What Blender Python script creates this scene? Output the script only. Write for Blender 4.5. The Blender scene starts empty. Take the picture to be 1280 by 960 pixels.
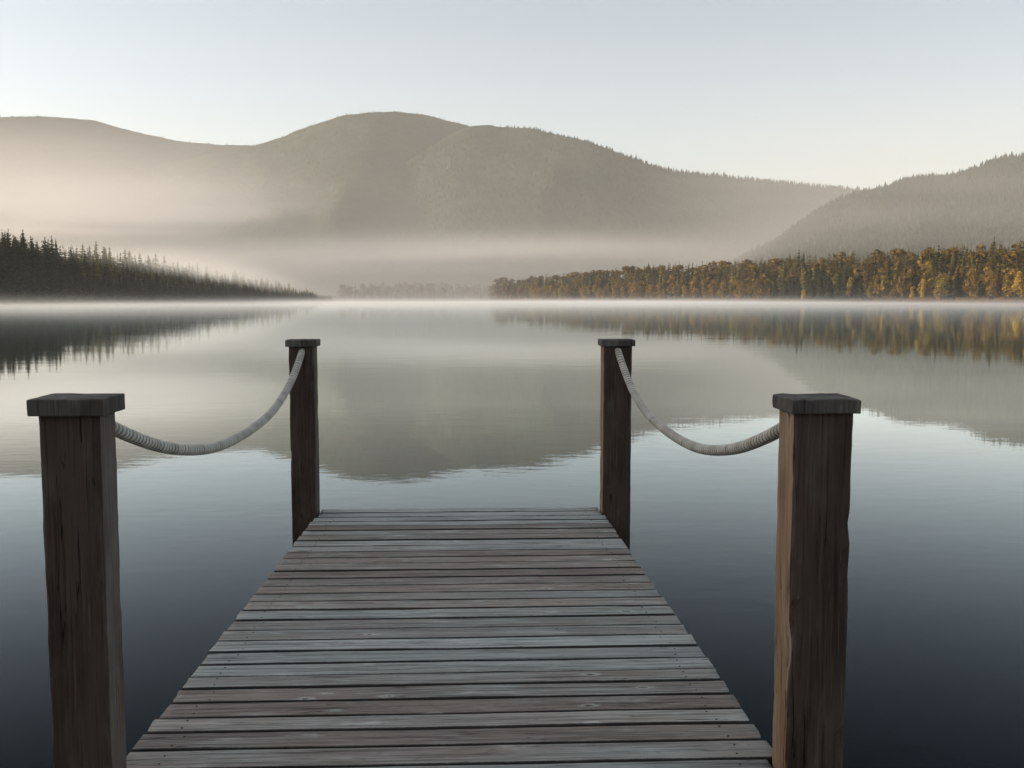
import bpy, bmesh, math, random
import numpy as np
from mathutils import Vector, Matrix

random.seed(7)
RNG = np.random.default_rng(11)
R = math.radians
scene = bpy.context.scene
COL = scene.collection

# ------------------------------------------------------------------ frame of the place
F = 1250.0                       # focal length in photo pixels (1280 wide)
PITCH = math.atan(106.5 / F)     # camera looks slightly down
DECK_Z = 0.50                    # deck above the water
CAM_Z = DECK_Z + 1.60
DOCK_YAW = math.atan(53 / F)     # the dock points a little left of the view axis


def az_of(px):
    return math.atan((px - 640.0) / F)


def elev_tan(px, py):
    """tangent of the elevation of a photo pixel (height / horizontal distance)"""
    u, v = (px - 640.0) / F, (480.0 - py) / F
    y = math.cos(PITCH) + v * math.sin(PITCH)
    z = -math.sin(PITCH) + v * math.cos(PITCH)
    return z / math.hypot(u, y)


# ------------------------------------------------------------------ small helpers
def tag(o, label=None, cat=None, group=None, kind=None):
    if label: o['label'] = label
    if cat: o['category'] = cat
    if group: o['group'] = group
    if kind: o['kind'] = kind
    return o


def link(o, parent=None):
    COL.objects.link(o)
    if parent is not None:
        o.parent = parent
    return o


def empty(name, loc=(0, 0, 0), rz=0.0):
    o = bpy.data.objects.new(name, None)
    o.location = loc
    o.rotation_euler = (0, 0, rz)
    o.empty_display_size = 0.2
    return link(o)


def mesh_from(name, verts, faces, mats, smooth=False, tint=None):
    me = bpy.data.meshes.new(name)
    me.from_pydata([tuple(v) for v in verts], [], [tuple(int(i) for i in f) for f in faces])
    if not isinstance(mats, (list, tuple)):
        mats = [mats]
    for m in mats:
        me.materials.append(m)
    if smooth:
        me.polygons.foreach_set('use_smooth', [True] * len(me.polygons))
    if tint is not None:
        a = me.attributes.new('tint', 'FLOAT', 'POINT')
        a.data.foreach_set('value', np.asarray(tint, dtype=np.float32))
    me.update()
    return me


def mesh_np(name, verts, faces, nside, mat, tint=None, smooth=False):
    """fast mesh from numpy arrays, all faces with nside corners"""
    me = bpy.data.meshes.new(name)
    nv, nf = len(verts), len(faces)
    me.vertices.add(nv)
    me.vertices.foreach_set('co', np.asarray(verts, np.float32).ravel())
    me.loops.add(nf * nside)
    me.loops.foreach_set('vertex_index', np.asarray(faces, np.int32).ravel())
    me.polygons.add(nf)
    me.polygons.foreach_set('loop_start', np.arange(nf, dtype=np.int32) * nside)
    me.materials.append(mat)
    if smooth:
        me.polygons.foreach_set('use_smooth', np.ones(nf, bool))
    if tint is not None:
        a = me.attributes.new('tint', 'FLOAT', 'POINT')
        a.data.foreach_set('value', np.asarray(tint, np.float32))
    me.update(calc_edges=True)
    me.validate()
    return me


def obj(name, me, parent=None, loc=(0, 0, 0)):
    o = bpy.data.objects.new(name, me)
    o.location = loc
    return link(o, parent)


def hash2(ix, iy, seed):
    h = (ix.astype(np.int64) * 374761393 + iy.astype(np.int64) * 668265263 + seed * 974711) & 0x7fffffff
    h = ((h ^ (h >> 13)) * 1274126177) & 0x7fffffff
    h = h ^ (h >> 16)
    return (h & 0xffff) / 65535.0


def vnoise(x, y, seed=0):
    x = np.asarray(x, float); y = np.asarray(y, float)
    ix, iy = np.floor(x), np.floor(y)
    fx, fy = x - ix, y - iy
    fx = fx * fx * (3 - 2 * fx); fy = fy * fy * (3 - 2 * fy)
    ix = ix.astype(np.int64); iy = iy.astype(np.int64)
    a = hash2(ix, iy, seed); b = hash2(ix + 1, iy, seed)
    c = hash2(ix, iy + 1, seed); d = hash2(ix + 1, iy + 1, seed)
    return (a * (1 - fx) + b * fx) * (1 - fy) + (c * (1 - fx) + d * fx) * fy


def fbm(x, y, seed=0, octs=4):
    s, a, t = 0, 1.0, 0
    for k in range(octs):
        s = s + a * (vnoise(x * 2 ** k, y * 2 ** k, seed + k * 17) - 0.5)
        t += a; a *= 0.5
    return s / t * 2


def sstep(e0, e1, x):
    t = np.clip((np.asarray(x, float) - e0) / (e1 - e0), 0, 1)
    return t * t * (3 - 2 * t)


# ------------------------------------------------------------------ node helpers
class NT:
    def __init__(self, name):
        self.m = bpy.data.materials.new(name)
        self.m.use_nodes = True
        self.t = self.m.node_tree
        self.t.nodes.clear()
        self.out = self.t.nodes.new('ShaderNodeOutputMaterial')

    def n(self, typ, **kw):
        nd = self.t.nodes.new(typ)
        ins = kw.pop('ins', {})
        for k, v in kw.items():
            setattr(nd, k, v)
        for k, v in ins.items():
            self.put(nd.inputs[k], v)
        return nd

    def put(self, sock, v):
        if isinstance(v, bpy.types.NodeSocket):
            self.t.links.new(v, sock)
        elif isinstance(v, bpy.types.Node):
            self.t.links.new(v.outputs[0], sock)
        else:
            if sock.type == 'RGBA' and len(v) == 3:
                v = (*v, 1)
            sock.default_value = v

    def math(self, op, a, b=None, c=None, clamp=False):
        nd = self.n('ShaderNodeMath', operation=op, use_clamp=clamp)
        self.put(nd.inputs[0], a)
        if b is not None: self.put(nd.inputs[1], b)
        if c is not None: self.put(nd.inputs[2], c)
        return nd.outputs[0]

    def mix(self, f, a, b, mode='MIX'):
        nd = self.n('ShaderNodeMix', data_type='RGBA', blend_type=mode)
        self.put(nd.inputs['Factor'], f)
        self.put(nd.inputs[6], a)
        self.put(nd.inputs[7], b)
        return nd.outputs[2]

    def rng(self, v, a, b, c=0.0, d=1.0, smooth=True):
        nd = self.n('ShaderNodeMapRange', interpolation_type='SMOOTHSTEP' if smooth else 'LINEAR')
        for i, x in enumerate((v, a, b, c, d)):
            self.put(nd.inputs[i], x)
        return nd.outputs[0]

    def noise(self, vec, scale, detail=3, rough=0.55, dist=0.0):
        nd = self.n('ShaderNodeTexNoise', ins={'Vector': vec, 'Scale': scale, 'Detail': detail,
                                               'Roughness': rough, 'Distortion': dist})
        return nd.outputs[0]

    def mapping(self, vec, scale=(1, 1, 1), loc=(0, 0, 0)):
        nd = self.n('ShaderNodeMapping', ins={'Vector': vec})
        self.put(nd.inputs['Scale'], scale)
        self.put(nd.inputs['Location'], loc)
        return nd.outputs[0]

    def bsdf(self, color, rough=0.7, normal=None, spec=0.3, **extra):
        b = self.n('ShaderNodeBsdfPrincipled')
        self.put(b.inputs['Base Color'], color)
        self.put(b.inputs['Roughness'], rough)
        self.put(b.inputs['Specular IOR Level'], spec)
        for k, v in extra.items():
            self.put(b.inputs[k], v)
        if normal is not None:
            self.put(b.inputs['Normal'], normal)
        return b

    def bump(self, h, strength, dist):
        nd = self.n('ShaderNodeBump')
        self.put(nd.inputs['Height'], h)
        self.put(nd.inputs['Strength'], strength)
        self.put(nd.inputs['Distance'], dist)
        return nd.outputs[0]

    def surf(self, s):
        self.t.links.new(s.outputs[0] if isinstance(s, bpy.types.Node) else s, self.out.inputs['Surface'])
        return self.m

    def vol(self, s):
        self.t.links.new(s.outputs[0] if isinstance(s, bpy.types.Node) else s, self.out.inputs['Volume'])
        return self.m


def offset_coords(k):
    """object coordinates moved by a per-object random amount, so no two pieces share their grain"""
    tc = k.n('ShaderNodeTexCoord').outputs['Object']
    oi = k.n('ShaderNodeObjectInfo').outputs['Random']
    off = k.n('ShaderNodeCombineXYZ', ins={0: k.math('MULTIPLY', oi, 37.0), 1: k.math('MULTIPLY', oi, 91.0),
                                           2: k.math('MULTIPLY', oi, 53.0)}).outputs[0]
    nd = k.n('ShaderNodeVectorMath', operation='ADD')
    k.put(nd.inputs[0], tc); k.put(nd.inputs[1], off)
    return nd.outputs[0], oi, tc


def mat_plank():
    k = NT('weathered_plank')
    v, rnd, tc = offset_coords(k)
    grain = k.noise(k.mapping(v, (1.6, 60, 60)), 1.0, 5, 0.62, 0.25)
    fine = k.noise(k.mapping(v, (7, 320, 320)), 1.0, 3, 0.6)
    patch = k.noise(k.mapping(v, (1.3, 5.0, 5.0)), 1.0, 4, 0.6)
    stain = k.noise(k.mapping(v, (3.2, 14, 14)), 1.0, 4, 0.65)
    # each board has weathered its own way: bleached grey-green or brown
    r2 = k.math('FRACT', k.math('MULTIPLY', rnd, 7.31))
    tone = k.math('ADD', k.math('MULTIPLY', rnd, 0.54), k.math('MULTIPLY', patch, 0.98))
    c = k.mix(k.rng(tone, 0.46, 1.02), PL_BROWN, PL_GREY)
    c = k.mix(k.rng(grain, 0.40, 0.72, 0, 0.85), c, PL_DARK)
    c = k.mix(k.rng(fine, 0.50, 0.74, 0, 0.62), c, PL_DARK)
    c = k.mix(k.rng(fine, 0.28, 0.46, 0.45, 0.0), c, PL_PALE)
    c = k.mix(k.rng(stain, 0.56, 0.74, 0, 0.5), c, PL_RED)
    c = k.mix(k.rng(stain, 0.24, 0.44, 0.55, 0.0), c, PL_PALE)
    # long hairline checks
    ck = k.noise(k.mapping(v, (1.1, 30, 30)), 1.0, 2, 0.5, 0.6)
    crack = k.rng(k.math('ABSOLUTE', k.math('SUBTRACT', ck, 0.5)), 0.0, 0.012, 1.0, 0.0)
    crack = k.math('MULTIPLY', crack, k.rng(k.noise(k.mapping(v, (2.3, 8, 8)), 1.0, 2), 0.50, 0.60))
    c = k.mix(k.math('MULTIPLY', crack, 0.85), c, (0.018, 0.014, 0.012))
    # knots: pale worn ring round a dark eye
    vo = k.n('ShaderNodeTexVoronoi', feature='F1', ins={'Vector': k.mapping(v, (3.1, 8.0, 0.0)), 'Scale': 1.0})
    sel = k.math('GREATER_THAN', k.n('ShaderNodeSeparateColor', ins={0: vo.outputs['Color']}).outputs[0], 0.50)
    wob = k.math('ADD', vo.outputs['Distance'], k.math('MULTIPLY', k.math('SUBTRACT', k.noise(v, 38, 4), 0.5), 0.20))
    halo = k.math('MULTIPLY', k.rng(wob, 0.07, 0.19, 1.0, 0.0), sel)
    eye = k.math('MULTIPLY', k.rng(wob, 0.035, 0.09, 1.0, 0.0), sel)
    c = k.mix(k.math('MULTIPLY', halo, 0.55), c, PL_PALE)
    c = k.mix(k.math('MULTIPLY', eye, 0.85), c, (0.035, 0.028, 0.022))
    # dirt in small scattered patches
    c = k.mix(k.math('MULTIPLY', k.rng(k.noise(v, 22, 4), 0.6, 0.8), 0.4), c, PL_DARK)
    # arrises and sawn sides darkened
    ed = k.n('ShaderNodeAttribute', attribute_name='tint').outputs['Fac']
    ed = k.math('ADD', ed, k.math('MULTIPLY', k.math('SUBTRACT', k.noise(v, 60, 3), 0.5), 0.5))
    c = k.mix(k.rng(ed, 0.25, 0.75, 0.93, 0.0), c, (0.016, 0.013, 0.011))
    hsv = k.n('ShaderNodeHueSaturation', ins={'Color': c, 'Value': k.rng(r2, 0, 1, 0.80, 1.18, False)})
    h = k.math('ADD', k.math('MULTIPLY', grain, 0.6), k.math('MULTIPLY', fine, 0.4))
    h = k.math('SUBTRACT', h, k.math('MULTIPLY', crack, 1.2))
    h = k.math('SUBTRACT', h, k.math('MULTIPLY', halo, -0.5))
    rough = k.rng(patch, 0.3, 0.7, 0.5, 0.78)
    return k.surf(k.bsdf(hsv.outputs[0], rough, k.bump(h, 1.0, 0.006), 0.25))


def mat_post(name, dark, mid, pale, warm, amt_pale=0.5):
    k = NT(name)
    v, rnd, tc = offset_coords(k)
    grain = k.noise(k.mapping(v, (45, 45, 1.3)), 1.0, 5, 0.6, 0.4)
    fine = k.noise(k.mapping(v, (240, 240, 6)), 1.0, 3, 0.6)
    patch = k.noise(k.mapping(v, (6, 6, 1.6)), 1.0, 4, 0.6)
    c = k.mix(k.rng(patch, 0.36, 0.64), dark, mid)
    c = k.mix(k.rng(grain, 0.5, 0.74, 0, 0.75), c, warm)
    c = k.mix(k.rng(grain, 0.22, 0.44, 0.7, 0.0), c, tuple(x * 0.4 for x in dark))
    c = k.mix(k.math('MULTIPLY', k.rng(k.noise(k.mapping(v, (9, 9, 3)), 1.0, 4), 0.52, 0.74), amt_pale), c, pale)
    mid_g = k.noise(k.mapping(v, (105, 105, 2.6)), 1.0, 4, 0.65, 0.3)
    c = k.mix(k.rng(mid_g, 0.52, 0.72, 0, 0.7), c, tuple(x * 0.35 for x in dark))
    c = k.mix(k.rng(mid_g, 0.28, 0.44, 0.6, 0.0), c, pale)
    c = k.mix(k.rng(fine, 0.55, 0.8, 0, 0.5), c, tuple(x * 0.45 for x in dark))
    ck = k.noise(k.mapping(v, (22, 22, 0.8)), 1.0, 3, 0.5, 0.35)
    crack = k.rng(k.math('ABSOLUTE', k.math('SUBTRACT', ck, 0.5)), 0.001, 0.008, 1.0, 0.0)
    crack = k.math('MULTIPLY', crack, k.rng(k.noise(k.mapping(v, (5, 5, 1.2)), 1.0, 2), 0.48, 0.58))
    c = k.mix(k.math('MULTIPLY', crack, 0.9), c, (0.006, 0.005, 0.004))
    vo = k.n('ShaderNodeTexVoronoi', feature='F1', ins={'Vector': k.mapping(v, (5.0, 5.0, 2.4)), 'Scale': 1.0})
    sel = k.math('GREATER_THAN', k.n('ShaderNodeSeparateColor', ins={0: vo.outputs['Color']}).outputs[0], 0.62)
    wob = k.math('ADD', vo.outputs['Distance'], k.math('MULTIPLY', k.math('SUBTRACT', k.noise(v, 30, 3), 0.5), 0.14))
    halo = k.math('MULTIPLY', k.rng(wob, 0.06, 0.26, 1.0, 0.0), sel)
    eye = k.math('MULTIPLY', k.rng(wob, 0.05, 0.11, 1.0, 0.0), sel)
    c = k.mix(k.math('MULTIPLY', halo, 0.4), c, pale)
    c = k.mix(k.math('MULTIPLY', eye, 0.85), c, (0.010, 0.008, 0.007))
    h = k.math('ADD', k.math('MULTIPLY', grain, 0.7), k.math('MULTIPLY', fine, 0.3))
    h = k.math('SUBTRACT', h, k.math('MULTIPLY', crack, 1.5))
    return k.surf(k.bsdf(c, 0.68, k.bump(h, 0.9, 0.006), 0.16))


PL_BROWN = (0.275, 0.222, 0.182)
PL_GREY = (0.415, 0.445, 0.415)
PL_DARK = (0.066, 0.055, 0.047)
PL_RED = (0.23, 0.165, 0.128)
PL_PALE = (0.62, 0.63, 0.585)
M_PLANK = mat_plank()
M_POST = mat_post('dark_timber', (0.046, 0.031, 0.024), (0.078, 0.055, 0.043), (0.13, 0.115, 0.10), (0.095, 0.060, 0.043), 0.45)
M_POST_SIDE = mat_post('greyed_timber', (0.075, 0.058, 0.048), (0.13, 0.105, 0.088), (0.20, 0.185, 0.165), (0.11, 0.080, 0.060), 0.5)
M_POST_GLOW = mat_post('glow_tinted_timber', (0.21, 0.125, 0.070), (0.33, 0.225, 0.14), (0.44, 0.35, 0.25), (0.24, 0.130, 0.066), 0.5)  # inner faces of the right posts: warm sky glow put into the colour
M_CAP = mat_post('cap_timber', (0.050, 0.043, 0.038), (0.100, 0.090, 0.080), (0.24, 0.23, 0.205), (0.070, 0.055, 0.045), 0.75)


def mat_rope():
    k = NT('braided_rope')
    v, rnd, tc = offset_coords(k)
    n1 = k.noise(v, 160, 4, 0.65)
    n2 = k.noise(v, 9, 3)
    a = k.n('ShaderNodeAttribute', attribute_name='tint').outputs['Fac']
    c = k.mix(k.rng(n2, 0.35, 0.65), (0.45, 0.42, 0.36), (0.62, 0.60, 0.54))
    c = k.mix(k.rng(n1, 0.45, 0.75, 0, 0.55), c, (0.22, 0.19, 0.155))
    c = k.mix(k.rng(a, 0.05, 0.70, 0.72, 0.0), c, (0.060, 0.050, 0.041))   # darker between the turns
    return k.surf(k.bsdf(c, 0.9, k.bump(n1, 0.6, 0.002), 0.15))


M_ROPE = mat_rope()


def mat_nail():
    k = NT('rusty_iron')
    v, rnd, tc = offset_coords(k)
    c = k.mix(k.noise(v, 300, 2), (0.018, 0.015, 0.014), (0.05, 0.03, 0.02))
    return k.surf(k.bsdf(c, 0.6, None, 0.4, Metallic=0.4))


M_NAIL = mat_nail()


def mat_water():
    k = NT('lake_water')
    tc = k.n('ShaderNodeTexCoord').outputs['Object']
    w1 = k.noise(k.mapping(tc, (0.8, 1.5, 1)), 1.0, 2, 0.5, 0.3)
    w2 = k.noise(k.mapping(tc, (3.2, 6.0, 1)), 1.0, 3, 0.55, 0.2)
    w3 = k.noise(k.mapping(tc, (0.12, 0.2, 1)), 1.0, 2)
    calm = k.rng(w3, 0.35, 0.65, 0.35, 1.0)                # cat's paws: patches of calmer and livelier surface
    h = k.math('MULTIPLY', k.math('ADD', k.math('MULTIPLY', w1, 0.55), k.math('MULTIPLY', w2, 0.24)), calm)
    nrm = k.bump(h, 1.0, WAVE)
    # reflectance climbs steeply toward grazing, as still deep water looks through a polarising filter
    lw = k.n('ShaderNodeLayerWeight', ins={'Blend': 0.5, 'Normal': nrm})
    refl = k.math('MULTIPLY', k.math('POWER', lw.outputs['Facing'], WATER_N), WATER_A, clamp=True)
    deep = k.n('ShaderNodeBsdfDiffuse', ins={'Color': (0.004, 0.0090, 0.0115)})
    gl = k.n('ShaderNodeBsdfGlossy', ins={'Color': (0.875, 0.95, 0.98), 'Roughness': 0.004, 'Normal': nrm})
    mx = k.n('ShaderNodeMixShader')
    k.put(mx.inputs[0], refl)
    k.t.links.new(deep.outputs[0], mx.inputs[1]); k.t.links.new(gl.outputs[0], mx.inputs[2])
    return k.surf(mx)


WAVE = 0.0036
WATER_A, WATER_N = 2.8, 9.3
M_WATER = mat_water()


def mat_ground():
    k = NT('forest_floor')
    tc = k.n('ShaderNodeTexCoord').outputs['Object']
    n = k.noise(tc, 0.03, 5)
    n2 = k.noise(tc, 0.6, 4)
    c = k.mix(k.rng(n, 0.35, 0.65), (0.035, 0.040, 0.018), (0.085, 0.060, 0.026))
    c = k.mix(k.rng(n2, 0.5, 0.7), c, (0.05, 0.034, 0.018))
    return k.surf(k.bsdf(c, 0.95, k.bump(n2, 0.5, 0.3), 0.1))


def mat_mountain():
    k = NT('wooded_slope')
    tc = k.n('ShaderNodeTexCoord').outputs['Object']
    n = k.noise(tc, 0.004, 5)
    n2 = k.noise(tc, 0.035, 5, 0.65)
    c = k.mix(k.rng(n, 0.35, 0.65), (0.033, 0.048, 0.029), (0.052, 0.059, 0.036))
    c = k.mix(k.rng(n2, 0.42, 0.66), c, (0.026, 0.034, 0.020))
    return k.surf(k.bsdf(c, 0.95, k.bump(n2, 1.0, 6.0), 0.05))


M_GROUND = mat_ground()
M_MOUNT = mat_mountain()


def mat_leaf(name, stops, trans=0.25, use_tint=False):
    """foliage: each tree takes its own tone, each clump varies round it"""
    k = NT(name)
    if use_tint:
        rnd = k.n('ShaderNodeAttribute', attribute_name='tint').outputs['Fac']
    else:
        rnd = k.n('ShaderNodeObjectInfo').outputs['Random']
    isl = k.n('ShaderNodeNewGeometry').outputs['Random Per Island']
    f = k.math('ADD', k.math('MULTIPLY', rnd, 0.8), k.math('MULTIPLY', isl, 0.2))
    cr = k.n('ShaderNodeValToRGB', ins={'Fac': f})
    el = cr.color_ramp.elements
    while len(el) < len(stops):
        el.new(0.5)
    for e, (p, c) in zip(el, stops):
        e.position = p; e.color = (*c, 1)
    hsv = k.n('ShaderNodeHueSaturation', ins={'Color': cr.outputs[0], 'Value': k.rng(isl, 0, 1, 0.6, 1.4, False)})
    d = k.n('ShaderNodeBsdfDiffuse', ins={'Color': hsv.outputs[0]})
    t = k.n('ShaderNodeBsdfTranslucent', ins={'Color': hsv.outputs[0]})
    mx = k.n('ShaderNodeMixShader')
    k.put(mx.inputs[0], trans)
    k.t.links.new(d.outputs[0], mx.inputs[1]); k.t.links.new(t.outputs[0], mx.inputs[2])
    return k.surf(mx)


SPRUCE = [(0.0, (0.022, 0.032, 0.017)), (0.5, (0.038, 0.048, 0.022)), (1.0, (0.066, 0.066, 0.028))]
GOLD = [(0.0, (0.105, 0.078, 0.026)), (0.30, (0.21, 0.130, 0.034)), (0.55, (0.27, 0.175, 0.042)),
        (0.78, (0.215, 0.175, 0.046)), (1.0, (0.34, 0.245, 0.055))]
LARCH_SUNLIT = [(0.0, (0.15, 0.15, 0.05)), (0.5, (0.22, 0.20, 0.06)), (1.0, (0.31, 0.25, 0.07))]  # headland crest: sunlight put into the needle colour; own autumn gold elsewhere
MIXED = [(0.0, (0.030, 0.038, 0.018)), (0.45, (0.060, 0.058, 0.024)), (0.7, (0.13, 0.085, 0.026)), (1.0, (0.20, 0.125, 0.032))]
HILLS = [(0.0, (0.023, 0.036, 0.021)), (0.6, (0.037, 0.050, 0.028)), (0.85, (0.062, 0.064, 0.034)), (1.0, (0.13, 0.092, 0.038))]
YELLOW = [(0.0, (0.40, 0.25, 0.045)), (1.0, (0.44, 0.30, 0.06))]
RUST = [(0.0, (0.14, 0.070, 0.030)), (0.5, (0.22, 0.105, 0.042)), (1.0, (0.26, 0.16, 0.055))]
M_SPRUCE = mat_leaf('spruce_needles', SPRUCE, 0.35)
M_LARCH_SUNLIT = mat_leaf('larch_sunlit_needles', LARCH_SUNLIT, 0.45)
M_GOLD = mat_leaf('autumn_leaves', GOLD, 0.3)
M_YELLOW = mat_leaf('yellow_leaves', YELLOW, 0.3)
M_FOREST = mat_leaf('mixed_forest', MIXED, 0.2, True)
M_HILLS = mat_leaf('distant_forest', HILLS, 0.15, True)
M_RUST = mat_leaf('rusty_shrubs', RUST, 0.3, True)


def mat_bark():
    k = NT('bark')
    v, rnd, tc = offset_coords(k)
    n = k.noise(k.mapping(v, (8, 8, 1.5)), 1.0, 4)
    c = k.mix(n, (0.03, 0.022, 0.017), (0.13, 0.105, 0.085))
    return k.surf(k.bsdf(c, 0.9, None, 0.1))


M_BARK = mat_bark()


def mat_rock():
    k = NT('lake_rock')
    v, rnd, tc = offset_coords(k)
    n = k.noise(v, 0.9, 5)
    c = k.mix(n, (0.03, 0.027, 0.024), (0.12, 0.105, 0.085))
    return k.surf(k.bsdf(c, 0.85, k.bump(n, 0.6, 0.3), 0.2))


M_ROCK = mat_rock()

# ------------------------------------------------------------------ camera
cam = bpy.data.cameras.new('camera')
cam.sensor_width = 36.0
cam.lens = 36.0 * F / 1280.0
cam.clip_start = 0.05
cam.clip_end = 30000
co = bpy.data.objects.new('camera', cam)
co.location = (0, 0, CAM_Z)
co.rotation_euler = (math.pi / 2 - PITCH, 0, 0)
link(co)
scene.camera = co

# ------------------------------------------------------------------ terrain
SH_AZ = [-180, -150, -110, -90, -72, -60, -45, -33, -27, -20, -15, -11.2, -10.5, -10.0, -1.3, -0.9, 0.4, 3, 8, 15, 21, 27, 33, 45, 60, 90, 120, 150, 180]
SH_R = [14, 16, 40, 110, 170, 230, 300, 360, 400, 520, 660, 880, 930, 1330, 1330, 1080, 1010, 930, 790, 640, 550, 490, 430, 340, 250, 120, 45, 17, 14]
HM_AZ = [-180, -100, -60, -40, -27, -20, -14, -10.5, -10, -1.3, 0, 8, 15, 27, 60, 100, 180]
HM_H = [3, 6, 8, 10, 19.5, 14.5, 7.0, 1.2, 6, 6, 9, 14, 14, 15, 12, 5, 3]


def shore(azd):
    return np.interp(azd, SH_AZ, SH_R) * (1 + 0.012 * fbm(np.asarray(azd) * 0.9, np.asarray(azd) * 0.0 + 3.3, 5))


def land(azd, r):
    """height of the ground at an azimuth (degrees, 0 = +Y, clockwise) and radius"""
    azd = np.asarray(azd, float); r = np.asarray(r, float)
    S = shore(azd)
    d = r - S
    h = np.where(d < 0, np.maximum(-3.0, d * 0.09 - 0.0), 0.35 * sstep(0, 3, d))
    depth = np.clip(S * 0.2, 10, 95)
    h = h + np.interp(azd, HM_AZ, HM_H) * sstep(2, depth, d)
    h = h + np.clip(d - depth, 0, None) * 0.012
    x, y = r * np.sin(np.radians(azd)), r * np.cos(np.radians(azd))
    h = h + sstep(5, 60, d) * 1.6 * fbm(x / 45, y / 45, 9)
    # unseen wooded knoll, added to keep the low sun off the dock
    kx, ky = 400 * math.sin(R(-86)), 400 * math.cos(R(-86))
    h = h + SHADE_KNOLL_H * np.exp(-(((x - kx) / 110) ** 2 + ((y - ky) / 175) ** 2)) * sstep(0, 60, d)
    # unseen ridge west of the headland, added to cast shadow across its foot
    u = np.clip((y - 330) / 290, 0, 1)
    ax = -330 - 95 * u
    yy = y - np.clip(y, 330, 620)
    h = h + (14 + 13 * u) * np.exp(-((x - ax) / 40) ** 2 - (yy / 70) ** 2) * sstep(0, 40, d)
    return h


SHADE_KNOLL_H = 106.0


def xy(azd, r):
    return r * np.sin(np.radians(azd)), r * np.cos(np.radians(azd))


def polar_mesh(name, azs, rs, hfun, mat):
    A, Rr = np.meshgrid(azs, rs, indexing='ij')
    H = hfun(A, Rr)
    X, Y = xy(A, Rr)
    V = np.stack([X, Y, H], -1).reshape(-1, 3)
    na, nr = len(azs), len(rs)
    i = np.arange(na - 1)[:, None] * nr + np.arange(nr - 1)[None, :]
    Fc = np.stack([i, i + 1, i + nr + 1, i + nr], -1).reshape(-1, 4)   # azimuth runs clockwise: this winds upward
    return mesh_np(name, V, Fc[:, ::-1], 4, mat, smooth=True)


azs = np.unique(np.concatenate([np.arange(-180, -40, 2.0), np.arange(-40, 40, 0.35), np.arange(40, 180.1, 2.0)]))
rs = np.unique(np.concatenate([np.array([0.0]), np.geomspace(6, 300, 40), np.arange(300, 1500, 12.0), np.geomspace(1500, 4600, 24)]))
terrain = obj('ground', polar_mesh('ground', azs, rs, land, M_GROUND))
tag(terrain, kind='structure')

# the lake: one sheet, calm
wr = np.unique(np.concatenate([np.array([0.0]), np.geomspace(2, 1500, 40)]))
wa = np.arange(-180, 180.1, 5.0)
water = obj('water', polar_mesh('water', wa, wr, lambda a, r: np.zeros_like(r), M_WATER))
tag(water, kind='structure')

# ------------------------------------------------------------------ mountains from their skylines
MOUNT = []


def mountain(sky, rfront, rridge, rback, az_lo, az_hi, seed, tree_h, rough=1.0, power=1.25, bias=0.0):
    """a range whose crest stands at rridge and shows the given skyline; it falls to the valley in front and behind"""
    pa = np.array([math.degrees(az_of(p[0])) for p in sky])
    pt = np.array([elev_tan(*p) for p in sky])

    def crest(az):
        # monotone smooth interpolation
        t = np.interp(az, pa, pt)
        return t

    fa = np.arange(az_lo, az_hi + 0.01, 0.15)
    ct = crest(fa)
    ker = np.hanning(7); ker /= ker.sum()
    ct = np.convolve(np.pad(ct, 3, 'edge'), ker, 'valid')

    def h(az, r):
        t = np.interp(az, fa, ct)
        rr = rridge * (1 + 0.05 * np.sin(az * 0.35 + seed))
        top = t * rr + CAM_Z - tree_h
        u = np.clip((r - rfront) / (rr - rfront), 0, 1)
        shape = u ** power
        x, y = xy(az, r)
        g = fbm(x / 330, y / 330, seed, 5) * rough
        edge = u * (1 - u) * 4
        wv = az * 0.40 + 2.0 * fbm(x / 800, y / 800, seed + 60, 4)
        g = g + 0.6 * rough * (1 - 2.2 * np.abs(vnoise(wv, u * 0.8, seed + 70) - 0.5)) - 0.28 * rough
        shape_b = 1 - sstep(0, 1, (r - rr) / (rback - rr))
        hh = np.where(r <= rr, top * shape + edge * g * 0.12 * top, top * shape_b)
        # small unevenness on the crest itself
        hh = hh + 3.0 * fbm(x / 60, y / 60, seed + 5, 3) * np.where(r > rr, shape_b, u) * rough
        return hh - 6.0 * (1 - u)

    rsm = np.unique(np.concatenate([np.linspace(rfront, rridge * 1.07, 90), np.linspace(rridge * 1.07, rback, 14)]))
    o = obj('mountain', polar_mesh('mountain', fa[::2], rsm, h, M_MOUNT))
    tag(o, kind='structure')
    MOUNT.append((h, rfront, rridge, az_lo, az_hi, seed, tree_h))
    return o


mountain([(-420, 250), (-250, 200), (-120, 158), (0, 143), (60, 142), (125, 147), (170, 160), (230, 173), (270, 177), (330, 178), (420, 190), (520, 215), (700, 260)],
         1700, 3300, 4300, -36, 3, 3, 8, 0.7)
mountain([(-150, 300), (60, 240), (230, 196), (325, 178), (345, 171), (380, 158), (430, 141), (470, 136), (500, 135), (535, 139), (560, 146), (582, 152), (640, 175), (760, 215), (900, 260)],
         1500, 2800, 3700, -32, 14, 8, 8, 0.9)
mountain([(360, 300), (430, 252), (480, 218), (530, 184), (565, 162), (590, 152), (612, 150), (630, 154), (662, 155), (700, 164), (735, 172), (760, 181), (790, 193), (820, 206), (850, 212), (900, 216), (950, 222), (1000, 227), (1060, 233), (1120, 240), (1250, 262), (1400, 300)],
         1480, 2300, 3100, -15, 33, 15, 9, 1.0)
mountain([(900, 330), (960, 300), (1000, 272), (1040, 246), (1075, 235), (1100, 229), (1130, 219), (1150, 216), (1180, 215), (1210, 206), (1240, 194), (1280, 186), (1340, 172), (1420, 165), (1520, 175), (1660, 230)],
         760, 1500, 2300, 11, 43, 23, 9, 1.1)

# ------------------------------------------------------------------ trees


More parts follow.
